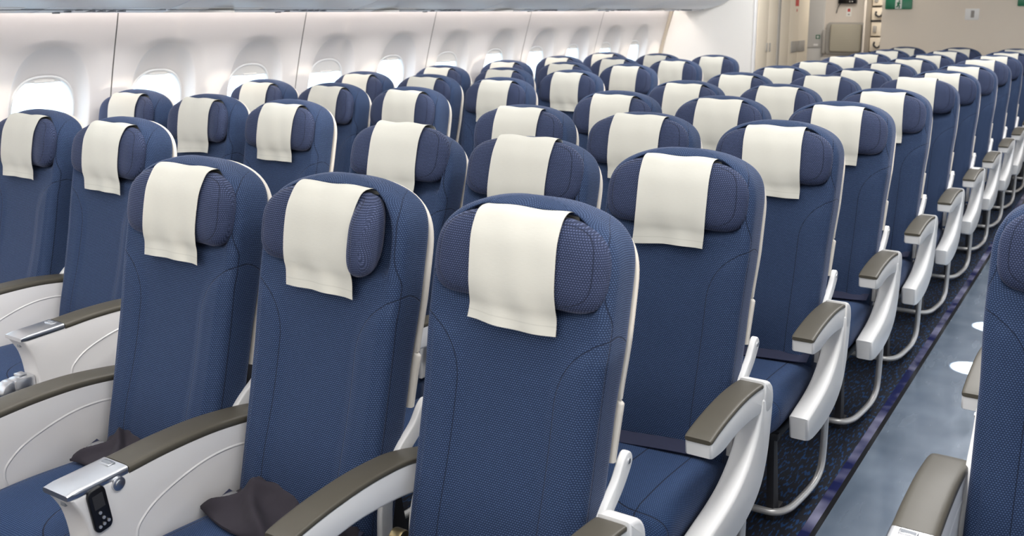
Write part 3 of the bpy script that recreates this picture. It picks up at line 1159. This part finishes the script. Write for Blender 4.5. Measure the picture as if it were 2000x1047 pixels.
def leg_mesh():
    return MB().prism([(-.045, .30), (-.015, .30), (.04, .02), (.09, .02), (.09, 0), (-.01, 0)], -.012, .012, 'x', .003, 2).mesh('leg', M['dark'])

def bar_mesh():
    pth = spline([(.247, .325, .32), (.247, .325, .22), (.247, .320, .12), (.246, .300, .070), (.240, .240, .042), (.228, .120, .036), (.215, .055, .034),
                  (.185, .018, .032), (.130, .010, .032), (0, .010, .032), (-.24, .010, .032)], 6)
    b = MB().tube(pth, .0115, 12)
    b.box(.236, .258, .31, .34, .27, .33, .004)
    return b.mesh('baggage_bar', M['tube'])

def belt_mesh():
    b = MB()
    rows = []
    for i in range(25):
        x = -.20+.40*i/24
        y = .240+.010*math.sin(x*9)
        z = .452+.004*math.sin(x*14)+.010*(x/.2)**4
        rows.append([(x, y-.024, z+.001), (x, y+.020, z+.016), (x, y+.021, z+.013), (x, y-.023, z-.002)])
    v, f, _ = loft(rows)
    b.raw(v, f)
    return b.mesh('seat_belt', M['belt'], sharp=40)

def buckle_mesh():
    return MB().box(-.03, .03, -.020, .020, -.006, .006, .004).box(-.02, .02, -.017, .012, .006, .009, .002).mesh('belt_buckle', M['alu'])

ME = dict(back=backrest_mesh(), shell=shell_mesh(), cushion=cushion_mesh(), frame=frame_mesh(), leg=leg_mesh(), bar=bar_mesh(),
          belt=belt_mesh(), buckle=buckle_mesh(), bl=bracket_mesh(-1), br=bracket_mesh(1))
ME['arm'], ME['pad'], _ = armrest_meshes(False)
ME['aarm'], ME['apad'], ME['post'] = armrest_meshes(True)
(ME['con'], ME['conpad'], ME['concap'], ME['conlatch'], ME['conplate'], ME['remote'], ME['button'], ME['hinge']) = console_meshes()
HEADS = {}
def head(fl, fr):
    k = (round(fl, 2), round(fr, 2))
    if k not in HEADS: HEADS[k] = headrest_mesh(*k)
    return HEADS[k]
COVERS = [cover_mesh(s, d) for s, d in ((1, 0), (2, .004), (3, -.003), (4, .006), (5, 0), (6, .002))]

DX = .5059
SIDE = DX/2
def make_seat(loc, label, group, col, row, bank, recline=0., wings=(.10, .10), lift=0., shift=0., cov=0, left=None, right='arm', rot=0.):
    """left / right: None, 'arm', 'aisle', 'console'"""
    e = empty('airline_seat', loc)
    tag(e, label, 'seat', group)
    b = ob('backrest', ME['back'], e, PIV)
    sh = ob('back_shell', ME['shell'], e, PIV)
    sh['label'] = 'cream plastic back shell rim'
    for o in (b, sh): o.rotation_euler.x = -recline
    R = Matrix.Rotation(-recline, 4, 'X')
    hl = Vector((shift, fy(HZ+lift)+.012, HZ+lift))
    h = ob('headrest', head(*wings), e, PIV+(R @ (hl-PIV)))
    h.rotation_euler.x = -recline
    h.rotation_euler.z = rot
    c = ob('headrest_cover', COVERS[cov % len(COVERS)], h)
    c['label'] = 'off-white cloth headrest cover'
    ob('seat_cushion', ME['cushion'], e)
    ob('seat_frame', ME['frame'], e)
    for x in (-.17, .17): ob('leg', ME['leg'], e, (x, .03, 0))
    ob('hinge_bracket', ME['br'], e)['label'] = 'white hinge bracket'
    ob('hinge_bracket', ME['bl'], e)['label'] = 'white hinge bracket'
    sb = ob('seat_belt', ME['belt'], e)
    bk = ob('belt_buckle', ME['buckle'], sb, (-.165, .236, .468))
    bk['label'] = 'metal belt buckle'
    for side, kind in ((-1, left), (1, right)):
        x = side*SIDE
        if kind == 'arm':
            a = ob('armrest', ME['arm'], e, (x, 0, 0))
            ob('armrest_pad', ME['pad'], a)['label'] = 'brown armrest pad'
        elif kind == 'aisle':
            a = ob('armrest', ME['aarm'], e, (x, 0, 0))
            a['label'] = 'white curved aisle armrest'
            ob('armrest_pad', ME['apad'], a)['label'] = 'brown armrest pad'
            p = ob('armrest_post', ME['post'], e, (x, 0, 0))
            if side < 0: p.scale.x = -1
            ob('baggage_bar', ME['bar'], e)
        elif kind == 'console':
            a = ob('console_armrest', ME['con'], e, (x, -.015, 0))
            a['label'] = 'white closed-sided armrest'
            ob('armrest_pad', ME['conpad'], a)['label'] = 'brown armrest pad'
            ob('front_cap', ME['concap'], a)['label'] = 'aluminium end cap'
            ob('table_latch', ME['conlatch'], a)
            ob('front_plate', ME['conplate'], a)
    return e

def console_extras(e, side, remote=True, hinge=True):
    a = [c for c in e.children if c.name.startswith('console_armrest') and c.location.x*side > 0][0]
    if remote:
        r = ob('remote_control', ME['remote'], a, (.041, -.062, .573))
        r.rotation_euler.x = math.radians(9)
        r['label'] = 'black remote control'
        ob('recline_button', ME['button'], a, (.043, -.014, .609))['label'] = 'round silver button'
    if hinge:
        ob('table_hinge', ME['hinge'], a, (-.005, -.082, .470))['label'] = 'silver table hinge'

X0, P = .050, .81
ROWN = ['front', 'second', 'third', 'fourth', 'fifth', 'sixth', 'seventh', 'eighth', 'ninth', 'tenth', 'eleventh', 'last']
GC, GL, GR = 'seats of the centre block', 'seats of the window-side block', 'seats across the shiny aisle'

# per-seat pose: recline (rad), wing folds, headrest lift
POSE = {
    ('C', 1, 0): dict(wings=(.06, .26), shift=.006), ('C', 1, 1): dict(wings=(.12, 1.15)), ('C', 1, 2): dict(wings=(.10, .06), shift=.004),
    ('C', 2, 0): dict(recline=.10, wings=(.10, .10), lift=.035), ('C', 2, 1): dict(recline=.05, wings=(.06, .06), lift=.02),
    ('C', 6, 2): dict(lift=.02, wings=(.1, .1)),
    ('L', 1, 1): dict(wings=(.1, .32)), ('L', 1, 2): dict(wings=(.1, .26)), ('L', 2, 0): dict(wings=(.1, .36)), ('L', 2, 1): dict(wings=(.1, .44)),
    ('L', 2, 2): dict(wings=(.1, .29)), ('L', 3, 0): dict(wings=(.1, .36)), ('L', 3, 1): dict(wings=(.1, .42)), ('L', 3, 2): dict(wings=(.1, .31)),
    ('L', 4, 0): dict(wings=(.1, .21)), ('L', 4, 1): dict(wings=(.1, .21)), ('L', 4, 2): dict(wings=(.1, .16)),
}
SPECIAL = {
    ('C', 1, 0): 'navy seat at the left of the front centre row, between two closed white armrests',
    ('C', 1, 1): 'navy seat in the middle of the front centre row, one headrest wing folded far in',
    ('C', 1, 2): 'largest navy seat in the photo, right-hand seat of the front centre row',
    ('L', 1, 1): 'navy seat half cut by the left edge of the photo, front window-side row',
    ('L', 1, 2): 'navy seat behind the closed armrest with the silver table hinge, front window-side row',
}
n = 0
for row in range(1, 13):
    for col in range(3):
        pose = POSE.get(('C', row, col), {})
        cn = ('left', 'middle', 'aisle-side')[col]
        lab = SPECIAL.get(('C', row, col)) or 'navy seat with off-white headrest cover, %s seat of the %s centre-block row' % (cn, ROWN[row-1])
        kw = dict(left=None, right='arm')
        if col == 0: kw['left'] = 'console' if row == 1 else 'aisle'
        if col == 2: kw['right'] = 'aisle'
        if row == 1 and col == 0: kw['right'] = 'console'
        jit = random.Random(row*7+col)
        if not pose and row > 2:
            pose = dict(recline=jit.uniform(-.008, .012), wings=(jit.uniform(.05, .2), jit.uniform(.05, .2)), lift=jit.choice([0, 0, .004, .01]))
            pose['wings'] = tuple(round(w*10)/10 for w in pose['wings'])
        e = make_seat((X0+(col-2)*DX+(.012 if row == 1 else 0), (row-1)*P, 0), lab, GC, col, row, 'C', cov=n, **kw, **pose)
        if row == 1 and col == 0:
            console_extras(e, 1, True, True)
        if row == 1 and col == 2:
            f_ = MB().cyl((0, 0, 0), .020, .030, 'x', 20, 0, .004).box(-.012, .012, -.018, .018, -.040, -.008, .005)
            ob('pivot_fitting', f_.mesh('pivot_fitting', M['brass']), e, (-.222, .285, .485))['label'] = 'brass-coloured pivot fitting'
        if row == 7 and col == 2:
            pd = [c for c in e.children if c.name.startswith('armrest') and not c.name.startswith('armrest_post')][0]
            st = MB().box(-.020, .020, -.035, .035, -.001, .001)
            so = ob('sticker', st.mesh('sticker', M['signwhite']), pd, (0, .245, .6565))
            so['label'] = 'small white sticker'
        n += 1
XL, YL = -1.990, .497
for row in range(1, 9):
    for col in range(3):
        if row == 1 and col == 0: continue
        pose = POSE.get(('L', row, col), {})
        cn = ('window', 'middle', 'aisle')[col]
        rn = ROWN[row-1] if row < 8 else 'eighth and last'
        lab = SPECIAL.get(('L', row, col)) or 'navy seat with off-white cover, %s seat of the %s row by the windows' % (cn, rn)
        kw = dict(left=None, right='arm')
        if col == 0: kw['left'] = 'arm'
        if col == 2: kw['right'] = 'aisle'
        if row == 1: kw['right'] = 'console'
        e = make_seat((X0+XL+(col-2)*DX, YL+(row-1)*P, 0), lab, GL, col, row, 'L', cov=n, **kw, **pose)
        if row == 1 and col == 2: console_extras(e, 1, False, True)
        n += 1
XR, YR = 1.048, .615
make_seat((XR, YR, 0), 'navy seat cut by the right edge of the photo, nearest across the shiny aisle', GR, 0, 1, 'R', left='console', right='arm', cov=n)
make_seat((XR, YR+P, 0), 'seat hidden behind the right-edge seat, only its brown armrest showing', GR, 0, 2, 'R', left='arm', right='arm', cov=n+1)

# dark folded cloth pouches left on the front-row cushions
def pouch(name, label, loc, rotz, seed, sx=1., sy=1.):
    rnd = random.Random(seed)
    n = 28
    a, b, c = [rnd.uniform(0, 6.28) for _ in range(3)]
    top = []
    for i in range(n+1):
        r = []
        for j in range(n+1):
            u, v = -1+2*i/n, -1+2*j/n
            e = max(0, 1-max(abs(u), abs(v))**6)
            w = .125*sx*(1-.18*v)
            x = u*w+.008*math.sin(v*3+a)
            y = v*.085*sy+.012*math.sin(u*2.2+b)
            fold = .024*math.exp(-((u*.8+v*.6-.1)/.22)**2)+.020*math.exp(-((u-.5*v+.35)/.18)**2)
            z = .006+e*(.012+fold+.006*math.sin(3*u+c)*math.sin(2.5*v+a))+.045*max(0, v)**2
            r.append(Vector((x, y, z)))
        top.append(r)
    bot = [[p-Vector((0, 0, .006+.004*(1-max(abs(-1+2*i/n), abs(-1+2*j/n))))) for j, p in enumerate(r)] for i, r in enumerate(top)]
    V, Fc = [], []
    N = n+1
    for r in top: V += r
    for r in bot: V += r
    for i in range(n):
        for j in range(n):
            Fc.append((i*N+j, (i+1)*N+j, (i+1)*N+j+1, i*N+j+1))
            o = N*N
            Fc.append((o+i*N+j, o+i*N+j+1, o+(i+1)*N+j+1, o+(i+1)*N+j))
    per = [(i, 0) for i in range(n)]+[(n, j) for j in range(n)]+[(n-i, n) for i in range(n)]+[(0, n-j) for j in range(n)]
    for k in range(len(per)):
        p, q = per[k], per[(k+1) % len(per)]
        Fc.append((p[0]*N+p[1], q[0]*N+q[1], N*N+q[0]*N+q[1], N*N+p[0]*N+p[1]))
    o = ob(name, mesh(name, V, Fc, M['cloth'], sharp=60), None, loc)
    o.rotation_euler.z = rotz
    return tag(o, label, 'cloth pouch', 'dark cloth pouches on the front-row seats')
pouch('cloth_pouch', 'dark cloth pouch on the left seat cushion of the front centre row', (X0-2*DX-.075, .225, .460), .2, 3, .62, .75)
pouch('cloth_pouch', 'dark folded cloth pouch on the middle seat cushion of the front centre row', (X0-DX-.075, .222, .460), -.12, 5, .82, .85)
pouch('cloth_pouch', 'dark crumpled cloth under the brown armrest left of the largest seat', (X0-DX+.155, .215, .463), .4, 8, .5, .75)
